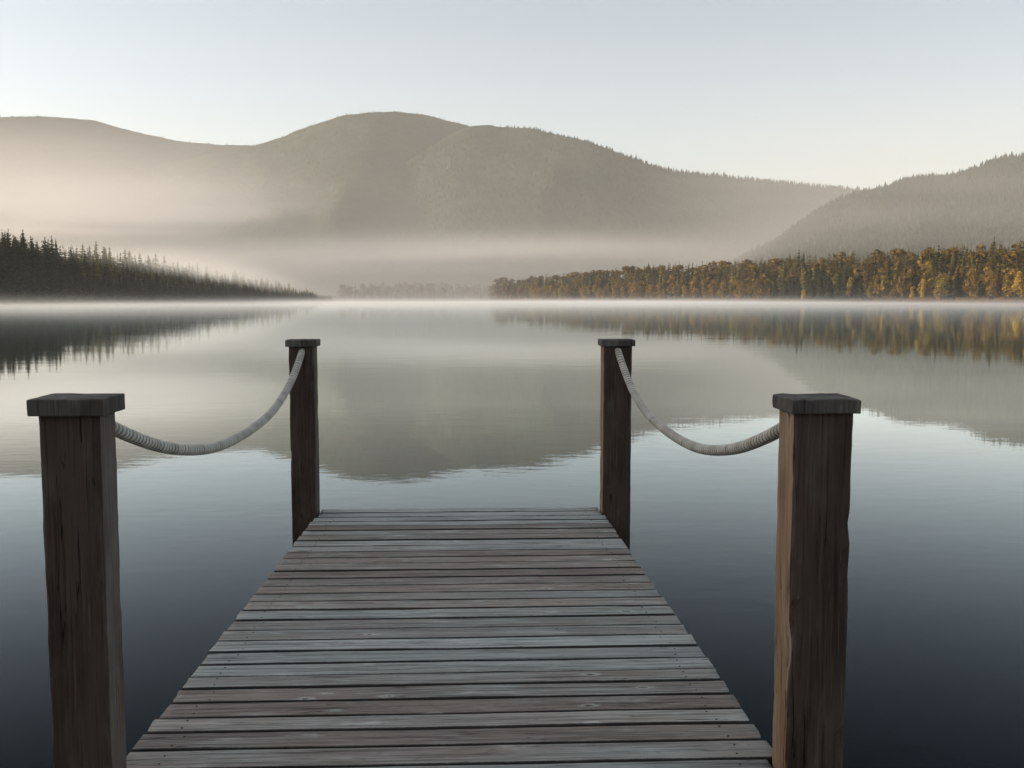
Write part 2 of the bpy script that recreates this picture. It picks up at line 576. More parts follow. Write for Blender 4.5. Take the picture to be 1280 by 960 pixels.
def spruce_mesh(h, seed, levels=24, per=7, fat=0.17, base=0.10):
    rg = random.Random(seed)
    V, Fc = [], []
    for li in range(levels):
        t = base + (1 - base) * (li + rg.uniform(-0.3, 0.3)) / levels
        t = min(max(t, base), 0.985)
        Rr = h * fat * (1 - t) ** 0.8 * (0.85 + 0.25 * math.sin(li * 1.7 + seed))
        Rr = max(Rr, 0.10 * h / 16)
        ph = rg.uniform(0, 6.28)
        for b in range(per):
            if rg.random() < 0.10: continue
            a = ph + 6.283 * b / per + rg.uniform(-0.3, 0.3)
            L = Rr * rg.uniform(0.6, 1.2)
            w = max(L * 0.36, 0.18)
            z0 = t * h + rg.uniform(-0.1, 0.1)
            dr = L * rg.uniform(0.25, 0.60)
            ca, sa = math.cos(a), math.sin(a)
            def P(rad, side, z):
                return (rad * ca - side * sa, rad * sa + side * ca, z)
            n = len(V)
            V += [P(0, 0, z0 + 0.25), P(L * 0.5, w, z0 - dr * 0.65 - 0.2), P(L, 0, z0 - dr + L * 0.10), P(L * 0.5, -w, z0 - dr * 0.65 - 0.2), P(L * 0.45, 0, z0 - dr * 0.25 + 0.12)]
            Fc += [(n, n + 1, n + 4), (n + 1, n + 2, n + 4), (n + 2, n + 3, n + 4), (n + 3, n, n + 4)]
    # leader
    n = len(V)
    V += [(0.12, 0, h * 0.94), (-0.06, 0.1, h * 0.94), (-0.06, -0.1, h * 0.94), (0, 0, h)]
    Fc += [(n, n + 1, n + 3), (n + 1, n + 2, n + 3), (n + 2, n, n + 3)]
    return np.array(V), np.array(Fc)


def broad_mesh(h, seed, leaves=900, width=0.26, base=0.16, leaf=0.55):
    """crown of leaf clumps spread through several uneven lobes"""
    rg = np.random.default_rng(seed)
    nl = 9
    cz = rg.uniform(base + 0.12, 0.90, nl) * h
    prof = np.sqrt(np.clip(1 - ((cz / h - 0.50) / 0.50) ** 2, 0.05, 1))
    ca = rg.uniform(0, 6.28, nl) + np.arange(nl) * 2.4
    cr = width * h * prof * rg.uniform(0.15, 0.62, nl)
    lr = width * h * rg.uniform(0.42, 0.72, nl) * (0.55 + 0.45 * prof)
    C = np.stack([cr * np.cos(ca), cr * np.sin(ca), cz], -1)
    which = rg.integers(0, nl, leaves)
    d = rg.normal(size=(leaves, 3)); d /= np.linalg.norm(d, axis=1)[:, None]
    rad = lr[which] * rg.uniform(0.35, 1.05, leaves) ** 0.5
    c = C[which] + d * rad[:, None] * np.array([1, 1, 1.15])
    c[:, 2] = np.clip(c[:, 2], base * h, h)
    # leaf cards roughly facing outward
    nrm = d + rg.normal(size=(leaves, 3)) * 0.55
    nrm /= np.linalg.norm(nrm, axis=1)[:, None]
    up = np.where(np.abs(nrm[:, 2:3]) > 0.9, np.array([[1.0, 0, 0]]), np.array([[0, 0, 1.0]]))
    u = np.cross(nrm, up); u /= np.linalg.norm(u, axis=1)[:, None]
    w = np.cross(nrm, u)
    s = leaf * rg.uniform(0.55, 1.25, leaves)[:, None] * h / 17
    V = np.stack([c - u * s, c - w * s * 0.8 + nrm * s * 0.2, c + u * s, c + w * s * 0.8 - nrm * s * 0.1], 1).reshape(-1, 3)
    Fc = np.arange(leaves * 4).reshape(-1, 4)
    return V, Fc


def trunk_mesh(h, r0, limbs, seed):
    rg = random.Random(seed)
    V, Fc = [], []

    def tube(pts, rads, n=6):
        b = len(V)
        for (p, rr) in zip(pts, rads):
            for i in range(n):
                a = 6.283 * i / n
                V.append((p[0] + rr * math.cos(a), p[1] + rr * math.sin(a), p[2]))
        for j in range(len(pts) - 1):
            for i in range(n):
                Fc.append((b + j * n + i, b + j * n + (i + 1) % n, b + (j + 1) * n + (i + 1) % n, b + (j + 1) * n + i))

    wob = [(rg.uniform(-0.1, 0.1), rg.uniform(-0.1, 0.1)) for _ in range(5)]
    tube([(wob[i][0] * i / 2, wob[i][1] * i / 2, -0.6 + (h * 0.95 + 0.6) * i / 4) for i in range(5)], [r0, r0 * .8, r0 * .58, r0 * .32, 0.03])
    for _ in range(limbs):
        z = h * rg.uniform(0.22, 0.6); a = rg.uniform(0, 6.28); L = h * rg.uniform(0.12, 0.2)
        tube([(0, 0, z), (L * .55 * math.cos(a), L * .55 * math.sin(a), z + L * .6), (L * math.cos(a), L * math.sin(a), z + L * 1.3)], [r0 * .4, r0 * .25, 0.02], 4)
    return np.array(V), np.array(Fc)


PROTO_S, PROTO_B, PROTO_L = [], [], []
for i in range(6):
    h = 16.0
    V, Fc = spruce_mesh(h, 100 + i, levels=24 + i % 3 * 2, per=7, fat=0.185 + 0.018 * (i % 4), base=0.03 + 0.02 * (i % 3))
    tv, tf = trunk_mesh(h, 0.24, 0, 300 + i)
    PROTO_S.append((mesh_np('spruce_crown', V, Fc, 3, M_SPRUCE), mesh_np('spruce_trunk', tv, tf, 4, M_BARK, smooth=True)))
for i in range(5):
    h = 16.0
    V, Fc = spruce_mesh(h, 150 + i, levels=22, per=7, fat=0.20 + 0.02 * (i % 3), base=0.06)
    PROTO_L.append((mesh_np('golden_conifer_crown', V, Fc, 3, M_LARCH_SUNLIT), PROTO_S[i][1]))
for i in range(8):
    h = 16.0
    V, Fc = broad_mesh(h, 200 + i, 950, width=(0.17, 0.22, 0.27, 0.14)[i % 4], base=(0.10, 0.16)[i % 2], leaf=0.52)
    tv, tf = trunk_mesh(h, 0.26, 6, 400 + i)
    PROTO_B.append((mesh_np('broadleaf_crown', V, Fc, 4, M_GOLD), mesh_np('broadleaf_trunk', tv, tf, 4, M_BARK, smooth=True)))
YEL = []
for i in range(3):
    V, Fc = broad_mesh(16.0, 270 + i, 950, width=(0.24, 0.21, 0.23)[i], base=0.06, leaf=0.55)
    tv, tf = trunk_mesh(16.0, 0.26, 6, 470 + i)
    YEL.append((mesh_np('yellow_crown', V, Fc, 4, M_YELLOW), mesh_np('yellow_trunk', tv, tf, 4, M_BARK, smooth=True)))


def tree(name, proto, azd, r, h, label, cat, group=None, rg=random, wide=1.0):
    x, y = xy(azd, r)
    z = float(land(np.array([azd]), np.array([r]))[0])
    t = empty(name, (float(x), float(y), z - 0.15), rg.uniform(0, 6.28))
    s = h / 16.0
    t.scale = (s * wide, s * wide, s)
    tag(t, label, cat, group)
    obj('trunk', proto[1], t)
    obj('crown', proto[0], t)
    return t


rg = random.Random(5)
PTS_DONE = []      # (azd, r) already planted


def head_h(azd):   # stature of the headland's trees falls away toward its tip
    return float(np.interp(azd, [-30, -20, -14, -10.6], [12.0, 11.5, 10.0, 6.5]))


# --- headland in shade: spruces
LBL_H = 'dark green spruce packed in the shaded wood on the headland'
GRP_H = 'spruces on the shaded headland'
LBL_HS = 'yellow green conifer on the headland crest with sunlight painted into its needles'
GRP_HS = 'headland crest conifers with sunlight painted in'
n_sp = 0
# a handful that stand out on its skyline
x1 = math.degrees(az_of(34)); x2 = math.degrees(az_of(110)); x3 = math.degrees(az_of(16)); x4 = math.degrees(az_of(64))
tree('spruce_tree', PROTO_S[1], x1, 478, 16.5, 'tallest broad dark spruce standing out above the shaded headland skyline', 'tree', None, rg, 1.25)
tree('spruce_tree', PROTO_S[3], x2, 520, 16.0, 'pointed spruce rising from a sunlit clump on the headland crest, right of the tallest', 'tree', None, rg, 1.0)
tree('spruce_tree', PROTO_S[4], x3, 474, 14.0, 'narrow dark spruce just left of the tallest one on the headland skyline', 'tree', None, rg, 0.95)
tree('spruce_tree', PROTO_S[0], x4, 490, 13.0, 'slim dark spruce in the gap just right of the tallest headland spruce', 'tree', None, rg, 0.85)
PTS_DONE += [(x1, 478), (x2, 520), (x3, 474), (x4, 490)]
n_sp += 4


def plant(n, az_lo, az_hi, d_lo, d_hi, minsep, hfun, protos, name, label, cat, group, wide=(0.85, 1.2), bias=1.0):
    k = tries = 0
    while k < n and tries < n * 60:
        tries += 1
        a = rg.uniform(az_lo, az_hi)
        r = float(shore(np.array([a]))[0]) + d_lo + (d_hi - d_lo) * rg.random() ** bias
        ok = True
        for (b, q) in PTS_DONE[-400:]:
            dx = (a - b) * math.pi / 180 * r
            if abs(dx) < minsep and abs(q - r) < minsep * 1.4:
                ok = False; break
        if not ok: continue
        PTS_DONE.append((a, r))
        tree(name, rg.choice(protos), a, r, hfun(a) * rg.uniform(0.70, 1.22), label, cat, group, rg, rg.uniform(*wide))
        k += 1
    return k


plant(105, -28.5, -10.9, 1.5, 26, 3.0, head_h, PROTO_S, 'spruce_tree', LBL_H, 'tree', GRP_H, (1.15, 1.6))
plant(28, -28.5, -23.4, 62, 112, 2.8, head_h, PROTO_S, 'spruce_tree', 'dark spruce along the shaded left end of the headland crest', 'tree', 'dark spruces of the headland crest', (1.1, 1.5))
plant(120, -23.2, -11.2, 34, 112, 2.6, lambda q: head_h(q) * 1.12, PROTO_L, 'golden_conifer', LBL_HS, 'tree', GRP_HS, (1.2, 1.65))  # crest conifers lightened in colour to paint sunlight on them


# --- sunlit shore: golden broadleaves and conifers
def gold_h(azd):
    return float(np.interp(azd, [-1, 3, 10, 27], [12, 13, 13.5, 13.5]))


def con_h(azd):
    return float(np.interp(azd, [-1, 3, 10, 27], [15.5, 17, 18, 17]))


def rpx(px, d):
    a = math.degrees(az_of(px))
    return a, float(shore(np.array([a]))[0]) + d


SING = [
    ('golden_tree', YEL[0], 1003, 2, 8.5, 'small pale yellow tree at the waterline in front of the dark trees', 0.95),
    ('golden_tree', YEL[1], 1138, 2, 9.5, 'pale yellow young tree at the waterline beside a broad tawny conifer', 0.75),
    ('golden_tree', YEL[2], 1271, 2, 14.0, 'bright yellow rounded tree at the right edge of the sunlit shore', 0.85),
    ('golden_tree', YEL[0], 1152, 5, 13.5, 'tall narrow yellow birch on the sunlit shore behind the small pale yellow tree', 0.55),
    ('golden_tree', PROTO_B[2], 795, 2, 15.5, 'large domed olive-gold tree at the waterline, its shaded side dark', 1.1),
    ('golden_tree', PROTO_B[6], 824, 2, 14.0, 'domed orange-gold tree at the waterline beside the large olive one', 1.0),
    ('golden_tree', PROTO_B[2], 756, 2, 14.0, 'round orange-gold tree at the waterline just behind the low dark rock', 1.05),
    ('golden_tree', PROTO_B[6], 868, 2, 16.0, 'wide bright golden tree with drooping skirts midway along the sunlit shore', 1.15),
]
for nm, pr, px, d, h, lb, wd in SING:
    a, r = rpx(px, d)
    tree(nm, pr, a, r, h, lb, 'tree', None, rg, wd)
    PTS_DONE.append((a, r))
SPIRE = [
    (1027, 34, 22.0, 'darkest spruce spire, tallest of the small cluster above the golden trees', 1.0),
    (1018, 30, 19.5, 'shorter dark spruce spire left of the tallest in the small cluster', 1.0),
    (1037, 30, 19.0, 'dark spruce spire right of the tallest in the small cluster', 0.9),
    (1194, 5, 17.0, 'broad tawny larch with layered boughs on the sunlit shore', 1.7),
]
for px, d, h, lb, wd in SPIRE:
    a, r = rpx(px, d)
    tree('spruce_tree', PROTO_S[2], a, r, h, lb, 'tree', None, rg, wd)
    PTS_DONE.append((a, r))

plant(26, 14.5, 19.5, 1.5, 14, 3.2, con_h, PROTO_S, 'spruce_tree', 'dark spruce in the shadowed stand between golden trees on the far shore', 'tree', 'dark spruces of the shadowed stand', (0.9, 1.3))
plant(110, -0.8, 28.5, 1.0, 14, 3.2, gold_h, PROTO_B, 'golden_tree', 'golden autumn broadleaf along the water on the sunlit shore', 'tree', 'golden trees along the sunlit shore', (0.75, 1.2))
plant(35, -0.6, 28.5, 10, 40, 3.6, gold_h, PROTO_B, 'golden_tree', 'rust gold broadleaf crown behind the front row of the sunlit shore', 'tree', 'golden trees behind the front row', (0.7, 1.1))
plant(60, -0.6, 28.5, 20, 95, 3.6, con_h, PROTO_S, 'spruce_tree', 'olive spruce top showing above the golden trees of the sunlit shore', 'tree', 'spruces above the golden trees', (0.85, 1.2))
plant(60, -0.6, 28.5, 16, 90, 3.2, con_h, PROTO_L, 'golden_conifer', 'tawny larch top showing above the golden trees of the sunlit shore', 'tree', 'larches above the golden trees', (0.85, 1.2))


# --- the rest of the woods, too many and too far to count
def scatter(pts, protos, tints, wid=None):
    """one big mesh of many trees; pts = x, y, z, height, yaw; every proto has the same corner count"""
    VV, FF, TT = [], [], []
    n = 0
    for (x, y, z, h, yw, pi, tn, wd) in pts:
        V, Fc = protos[pi]
        s = h / 16.0
        c, sn = math.cos(yw), math.sin(yw)
        P = np.empty_like(V)
        P[:, 0] = (V[:, 0] * c - V[:, 1] * sn) * s * wd + x
        P[:, 1] = (V[:, 0] * sn + V[:, 1] * c) * s * wd + y
        P[:, 2] = V[:, 2] * s + z
        VV.append(P); FF.append(Fc + n); TT.append(np.full(len(V), tn)); n += len(V)
    return np.concatenate(VV), np.concatenate(FF), np.concatenate(TT)


def quads_to_tris(Fc):
    return np.concatenate([Fc[:, [0, 1, 2]], Fc[:, [0, 2, 3]]])


FP = []
for i in range(5):
    FP.append(spruce_mesh(16.0, 600 + i, levels=15, per=6, fat=0.21, base=0.03))
for i in range(4):
    V, Fc = broad_mesh(16.0, 700 + i, 230, width=0.25, base=0.08, leaf=0.95)
    FP.append((V, quads_to_tris(Fc)))
pts = []


def mass(n, az_lo, az_hi, d_lo, d_hi, hlo, hhi, broad, tint, hf=None):
    a = RNG.uniform(az_lo, az_hi, n)
    r = shore(a) + RNG.uniform(d_lo, d_hi, n)
    z = land(a, r)
    x, y = xy(a, r)
    for i in range(n):
        b = RNG.random() < broad
        hh = RNG.uniform(hlo, hhi)
        if hf is not None:
            hh = hf(a[i]) * RNG.uniform(0.75, 1.1)
        pts.append((x[i], y[i], z[i] - 0.2, hh, RNG.uniform(0, 6.28), 5 + RNG.integers(0, 4) if b else RNG.integers(0, 5),
                    float(np.clip(RNG.uniform(0.62, 1.0) if b else tint + RNG.normal() * 0.12, 0, 1)), RNG.uniform(1.0, 1.55)))


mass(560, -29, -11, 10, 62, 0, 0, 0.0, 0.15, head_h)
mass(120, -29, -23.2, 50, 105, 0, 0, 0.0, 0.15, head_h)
mass(330, -23, -11, 50, 105, 0, 0, 0.0, 0.72, lambda q: head_h(q) * 0.9)  # lighter tint puts sunlight into the colour of the crest woods
mass(120, -40, -28.6, 2, 120, 8, 11, 0.0, 0.15)
mass(420, -46, -30.5, 40, 330, 9, 12, 0.0, 0.15)
mass(900, -0.6, 29, 20, 140, 0, 0, 0.16, 0.62, con_h)
mass(160, 28, 40, 2, 110, 13, 18, 0.4, 0.4)
mass(300, -9.6, -0.2, 1, 130, 12, 19, 0.35, 0.42)
mass(420, -0.6, 29, 140, 330, 13, 18, 0.30, 0.45)
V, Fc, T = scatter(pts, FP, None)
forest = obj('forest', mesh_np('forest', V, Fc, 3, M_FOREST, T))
tag(forest, 'mixed conifer and golden woodland massed behind the lakeshore trees', 'forest', None, 'stuff')

# woods on the added knoll that shades the dock
pts = []
a = RNG.uniform(-125, -70, 520); r = shore(a) + RNG.uniform(20, 330, 520)
z = land(a, r); x, y = xy(a, r)
for i in range(520):
    pts.append((x[i], y[i], z[i] - 0.3, RNG.uniform(12, 17), RNG.uniform(0, 6.28), RNG.integers(0, 5), float(np.clip(0.2 + RNG.normal() * 0.12, 0, 1)), 1.1))
V, Fc, T = scatter(pts, FP, None)
kn = obj('shade_knoll_forest', mesh_np('shade_knoll_forest', V, Fc, 3, M_FOREST, T))
tag(kn, 'dark conifer wood on an unseen knoll added to shade the dock', 'forest', None, 'stuff')

# mountain forests: small conifers over every slope that faces the lake
TP = []
for i in range(4):
    rgi = random.Random(900 + i)
    Vv, Ff = [], []
    for (zb, zt, rad) in ((0.0, 0.55, 0.20), (0.28, 0.80, 0.15), (0.55, 1.0, 0.095)):
        b = len(Vv)
        Vv.append((0, 0, zt * 16))
        for q in range(5):
            an = 6.283 * q / 5 + rgi.uniform(-.4, .4) + zb
            rr = rad * 16 * rgi.uniform(0.7, 1.25)
            Vv.append((rr * math.cos(an), rr * math.sin(an), (zb + rgi.uniform(-.05, .05)) * 16))
        for q in range(5):
            Ff.append((b, b + 1 + q, b + 1 + (q + 1) % 5))
    TP.append((np.array(Vv), np.array(Ff)))


def clothe(n_slope, n_crest, mi, hlo, hhi, crest_h, crest_from=-29):
    h, rf, rr, alo, ahi, seed, th = MOUNT[mi]
    out = []
    a1 = RNG.uniform(max(alo, -29), min(ahi, 29), n_slope)
    r1 = rf + (rr * 1.04 - rf) * RNG.uniform(0.05, 1.0, n_slope) ** 0.6
    a2 = RNG.uniform(max(alo, crest_from), min(ahi, 29), n_crest)
    r2 = rr * (1 + 0.05 * np.sin(a2 * 0.35 + seed)) + RNG.uniform(-25, 8, n_crest)
    for (aa, rrr, lo, hi) in ((a1, r1, hlo, hhi), (a2, r2, crest_h[0], crest_h[1])):
        x, y = xy(aa, rrr); z = h(aa, rrr)
        cl = fbm(x / 160, y / 160, seed + 40, 3)
        for i in range(len(aa)):
            if z[i] < 1: continue
            tn = 0.42 + 0.45 * cl[i] + RNG.normal() * 0.10
            out.append((x[i], y[i], z[i] - 0.5, RNG.uniform(lo, hi) * (0.7 + 0.3 * RNG.random()), RNG.uniform(0, 6.28), RNG.integers(0, 4), float(np.clip(tn, 0, 1)), RNG.uniform(0.9, 1.4)))
    return out


pts = clothe(6500, 0, 0, 5, 7, (4, 6)) + clothe(11000, 0, 1, 5, 7, (4, 6)) + clothe(17000, 900, 2, 6, 9, (8, 14), 6.5) + clothe(11000, 700, 3, 7, 11, (8, 14))
V, Fc, T = scatter(pts, TP, None)
mf = obj('mountain_forest', mesh_np('mountain_forest', V, Fc, 3, M_HILLS, T))
tag(mf, 'continuous conifer forest clothing the misty mountain slopes', 'forest', None, 'stuff')

# rusty undergrowth along the sunlit shore
pts = []
UB = [(lambda q: (q[0], quads_to_tris(q[1])))(broad_mesh(16.0, 800 + i, 120, width=0.75, base=0.0, leaf=1.6)) for i in range(3)]
a = np.concatenate([RNG.uniform(-0.7, 28.5, 240), RNG.uniform(21, 28.5, 120)])
r = shore(a) + RNG.uniform(-0.5, 4.0, len(a))
z = land(a, r); x, y = xy(a, r)
for i in range(len(a)):
    pts.append((x[i], y[i], max(z[i], 0) - 0.25, RNG.uniform(1.0, 2.9), RNG.uniform(0, 6.28), RNG.integers(0, 3), RNG.random(), RNG.uniform(0.8, 1.4)))
V, Fc, T = scatter(pts, UB, None)
ug = obj('undergrowth', mesh_np('undergrowth', V, Fc, 3, M_RUST, T))
tag(ug, 'rust coloured undergrowth along the foot of the sunlit shore', 'undergrowth', None, 'stuff')

# low dark rock off the shore
a, r = rpx(733, -6)
bm = bmesh.new()
bmesh.ops.create_icosphere(bm, subdivisions=4, radius=1.0)
for v in bm.verts:
    p = v.co
    k = 1 + 0.35 * float(fbm(np.array([p.x * 1.6 + 4]), np.array([p.y * 1.6 + p.z * 2.1]), 31)[0])
    v.co = Vector((p.x * 14 * k, p.y * 5 * k, p.z * 1.9 * k * (0.6 + 0.4 * math.cos(p.x * 2.2 + 0.5))))
me = bpy.data.meshes.new('rock'); bm.to_mesh(me); bm.free(); me.materials.append(M_ROCK)
for p in me.polygons: p.use_smooth = True
o = obj('rock', me, None, (*[float(q) for q in xy(a, r)], 0.0))
o.rotation_euler = (0, 0, 0.1)
tag(o, 'low dark rock ledge lying in the water before the golden trees', 'rock')

# ------------------------------------------------------------------ dock
dock = empty('dock', (0, 0, 0), DOCK_YAW)
tag(dock, 'weathered grey-brown plank dock reaching out over the still lake', 'dock')


def loft(name, rings, mats, caps=True, smooth=True, matfun=None):
    """closed surface through rings of equal count"""
    n = len(rings[0]); V = [p for rg_ in rings for p in rg_]
    Fc = []
    for j in range(len(rings) - 1):
        for i in range(n):
            Fc.append((j * n + i, j * n + (i + 1) % n, (j + 1) * n + (i + 1) % n, (j + 1) * n + i))
    if caps:
        Fc.append(tuple(range(n - 1, -1, -1)))
        Fc.append(tuple(range((len(rings) - 1) * n, len(rings) * n)))
    me = mesh_from(name, V, Fc, mats, smooth)
    if caps:
        me.polygons[len(me.polygons) - 1].use_smooth = False
        me.polygons[len(me.polygons) - 2].use_smooth = False
    if matfun:
        for p in me.polygons:
            p.material_index = matfun(p)
    return me


def deck_left(y):  return np.interp(y, [3.42, 4.6, 6.0, 7.56], [-1.208, -1.188, -1.165, -1.140])
def deck_right(y): return np.interp(y, [3.42, 4.6, 6.0, 7.56], [1.075, 1.050, 1.020, 0.990])


PLANK_T = 0.036
nail_me = None


def make_nail():
    bm = bmesh.new()
    bmesh.ops.create_cone(bm, cap_ends=True, segments=10, radius1=0.0052, radius2=0.0042, depth=0.006)
    me = bpy.data.meshes.new('nail'); bm.to_mesh(me); bm.free()
    me.materials.append(M_NAIL)
    return me


nail_me = make_nail()
y = 7.565
pi = 0
prg = random.Random(21)
while y > 0.6:
    w = prg.choice([0.118, 0.130, 0.132, 0.134, 0.136, 0.140])
    gap = prg.uniform(0.010, 0.016)
    yc = y - w / 2
    xl = float(deck_left(yc)) + prg.uniform(-0.005, 0.005)
    xr = float(deck_right(yc)) + prg.uniform(-0.005, 0.005)
    if yc < 3.40:                       # boards between the near posts are cut to fit
        xl, xr = -1.157, 1.037
    if yc > 7.33:                       # and so are the last two between the far posts
        xl, xr = max(xl, -1.128), min(xr, 0.980)
    L = xr - xl
    ns = 64
    hw, ht, bv = w / 2, PLANK_T / 2, 0.004
    prof = [(-hw, -ht + bv), (-hw, 0), (-hw, ht - bv), (-hw + bv * 0.4, ht - bv * 0.35), (-hw + bv * 1.3, ht), (-hw * 0.86, ht), (-hw * 0.5, ht), (0, ht), (hw * 0.5, ht), (hw * 0.86, ht), (hw - bv * 1.3, ht),
            (hw - bv * 0.4, ht - bv * 0.35), (hw, ht - bv), (hw, 0), (hw, -ht + bv), (hw - bv, -ht), (0, -ht), (-hw + bv, -ht)]
    tilt = prg.uniform(-0.006, 0.006); sk = prg.uniform(-0.0025, 0.0025); cup = prg.uniform(-0.0016, 0.0022); lift = prg.uniform(-0.0025, 0.0025)
    rings = []
    sx = np.linspace(-L / 2, L / 2, ns)
    e1 = fbm(sx * 5, sx * 0 + pi * 3.1, 61, 4) * 0.0035
    e2 = fbm(sx * 5, sx * 0 + pi * 3.1 + 50, 67, 4) * 0.0035
    tz = fbm(sx * 1.7, sx * 0 + pi * 2.3, 71, 3) * 0.0025
    c1 = prg.uniform(-0.003, 0.003); c2 = prg.uniform(-0.003, 0.003)
    chip = [prg.random() < 0.3, prg.random() < 0.3]
    for j, xx in enumerate(sx):
        ring = []
        for (py, pz) in prof:
            yy = py + (e1[j] if py < 0 else e2[j]) * min(1, abs(py) / hw) + sk * xx
            zz = pz + tz[j] + lift + (tilt * py) + (cup * (abs(py) / hw) ** 2 if pz > 0 else 0)
            ex = xx
            if j in (0, ns - 1):       # sawn ends are worn and a little out of square
                s = -1 if j == 0 else 1
                ex += (c1 if j == 0 else c2) * py / hw + 0.004 * (2 * vnoise(np.array([py * 90 + pi]), np.array([pz * 90 + j]), 5)[0] - 1)
                if pz > ht - bv * 1.2: ex -= s * 0.004
                if chip[0 if j == 0 else 1] and py < -hw * 0.6: ex -= s * 0.005
            ring.append((ex, yy, zz))
        rings.append(ring[::-1])
    me = loft('plank', rings, M_PLANK)
    at = me.attributes.new('tint', 'FLOAT', 'POINT')
    at.data.foreach_set('value', np.tile(np.array([0, 0, 0.0, 0.25, 0.55, 1, 1, 1, 1, 1, 0.55, 0.25, 0, 0, 0, 0, 0, 0], np.float32)[::-1], ns))
    p = obj('plank', me, dock, ((xl + xr) / 2, yc, DECK_Z - PLANK_T / 2))
    # nails in pairs over the three joists
    if yc > 3.2:
        for jx in (float(deck_left(yc)) + 0.14, float(deck_right(yc)) - 0.14):
            for s in (-0.28, 0.27):
                nx = jx + prg.uniform(-0.02, 0.02) - (xl + xr) / 2
                ny = s * w + prg.uniform(-0.008, 0.008)
                zi = float(np.interp(nx, sx, tz)) + lift + tilt * ny
                obj('nail', nail_me, p, (nx, ny, PLANK_T / 2 - 0.0015 + zi))
    y -= w + gap
    pi += 1


def timber(name, L, w, h, mat, seed, axis='Y', seg=40):
    rings = []
    for j in range(seg + 1):
        s = L * j / seg
        b = 0.006
        pr = [(-w / 2, -h / 2 + b), (-w / 2, h / 2 - b), (-w / 2 + b, h / 2), (w / 2 - b, h / 2), (w / 2, h / 2 - b), (w / 2, -h / 2 + b), (w / 2 - b, -h / 2), (-w / 2 + b, -h / 2)]
        ring = [(x_ + 0.004 * (vnoise(np.array([s * 3]), np.array([x_ * 9 + seed]), 3)[0] - .5), s, z_) for (x_, z_) in pr]
        rings.append(ring)
    return loft(name, rings, mat, smooth=False)


for jx in (-1.02, -0.08, 0.86):
    obj('joist', timber('joist', 6.86, 0.05, 0.19, M_POST_SIDE, jx), dock, (jx, 0.62, DECK_Z - PLANK_T - 0.105))
fas = timber('fascia', 2.06, 0.04, 0.19, M_POST_SIDE, 9)
f = obj('fascia_board', fas, dock, (1.0 - 0.03, 7.51, DECK_Z - PLANK_T - 0.105))
f.rotation_euler = (0, 0, math.pi / 2)


# ------------------------------------------------------------------ posts and ropes (dock frame -> world)
def to_world(x_, y_, z_=0.0):
    c, s = math.cos(DOCK_YAW), math.sin(DOCK_YAW)
    return (x_ * c - y_ * s, x_ * s + y_ * c, z_)


def post_mesh(x0, x1, y0, y1, z0, z1, seed, side_mat, rag=1.0):
    """square timber with eased, worn arrises; slot 1 is the face turned to the deck"""
    cx, cy = (x0 + x1) / 2, (y0 + y1) / 2
    hx, hy = (x1 - x0) / 2, (y1 - y0) / 2
    b = 0.010
    pr = []
    nf = 6
    corners = [(-hx, -hy), (hx, -hy), (hx, hy), (-hx, hy)]
    for ci in range(4):
        a = corners[ci]; d = corners[(ci + 1) % 4]
        L = math.hypot(d[0] - a[0], d[1] - a[1])
        ux, uy = (d[0] - a[0]) / L, (d[1] - a[1]) / L
        for q in range(nf + 1):
            t = b + (L - 2 * b) * q / nf
            pr.append((a[0] + ux * t, a[1] + uy * t))
    n = len(pr)
    rings = []
    H = z1 - z0
    nz = 110
    for j in range(nz + 1):
        z = H * j / nz
        ring = []
        for i, (px, py) in enumerate(pr):
            edge = 1.0 if i % (nf + 1) in (0, nf) else 0.25
            k1 = float(fbm(np.array([z * 3.0]), np.array([(i // (nf + 1)) * 7.7 + seed + (3.1 if i % (nf + 1) > nf / 2 else 0)]), 41, 4)[0])
            k2 = float(fbm(np.array([z * 14.0]), np.array([i * 1.3 + seed]), 43, 3)[0])
            nick = max(0, float(vnoise(np.array([z * 7.0]), np.array([i // (nf + 1) * 5.5 + seed * 2 + (9 if i % (nf + 1) == 0 else 0)]), 47)[0]) - 0.74) * 0.045 * rag if edge == 1.0 else 0
            s = 1 - (edge * 0.0026 * rag * (0.6 * k1 + 0.8 * k2) + nick) / max(hx, 0.01)
            ring.append((px * s, py * s, z))
        rings.append(ring)
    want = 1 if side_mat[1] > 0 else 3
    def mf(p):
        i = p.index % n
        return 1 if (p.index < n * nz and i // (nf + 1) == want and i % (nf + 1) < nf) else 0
    return loft('shaft', rings, [M_POST, side_mat[0]], smooth=False, matfun=mf), (cx, cy)


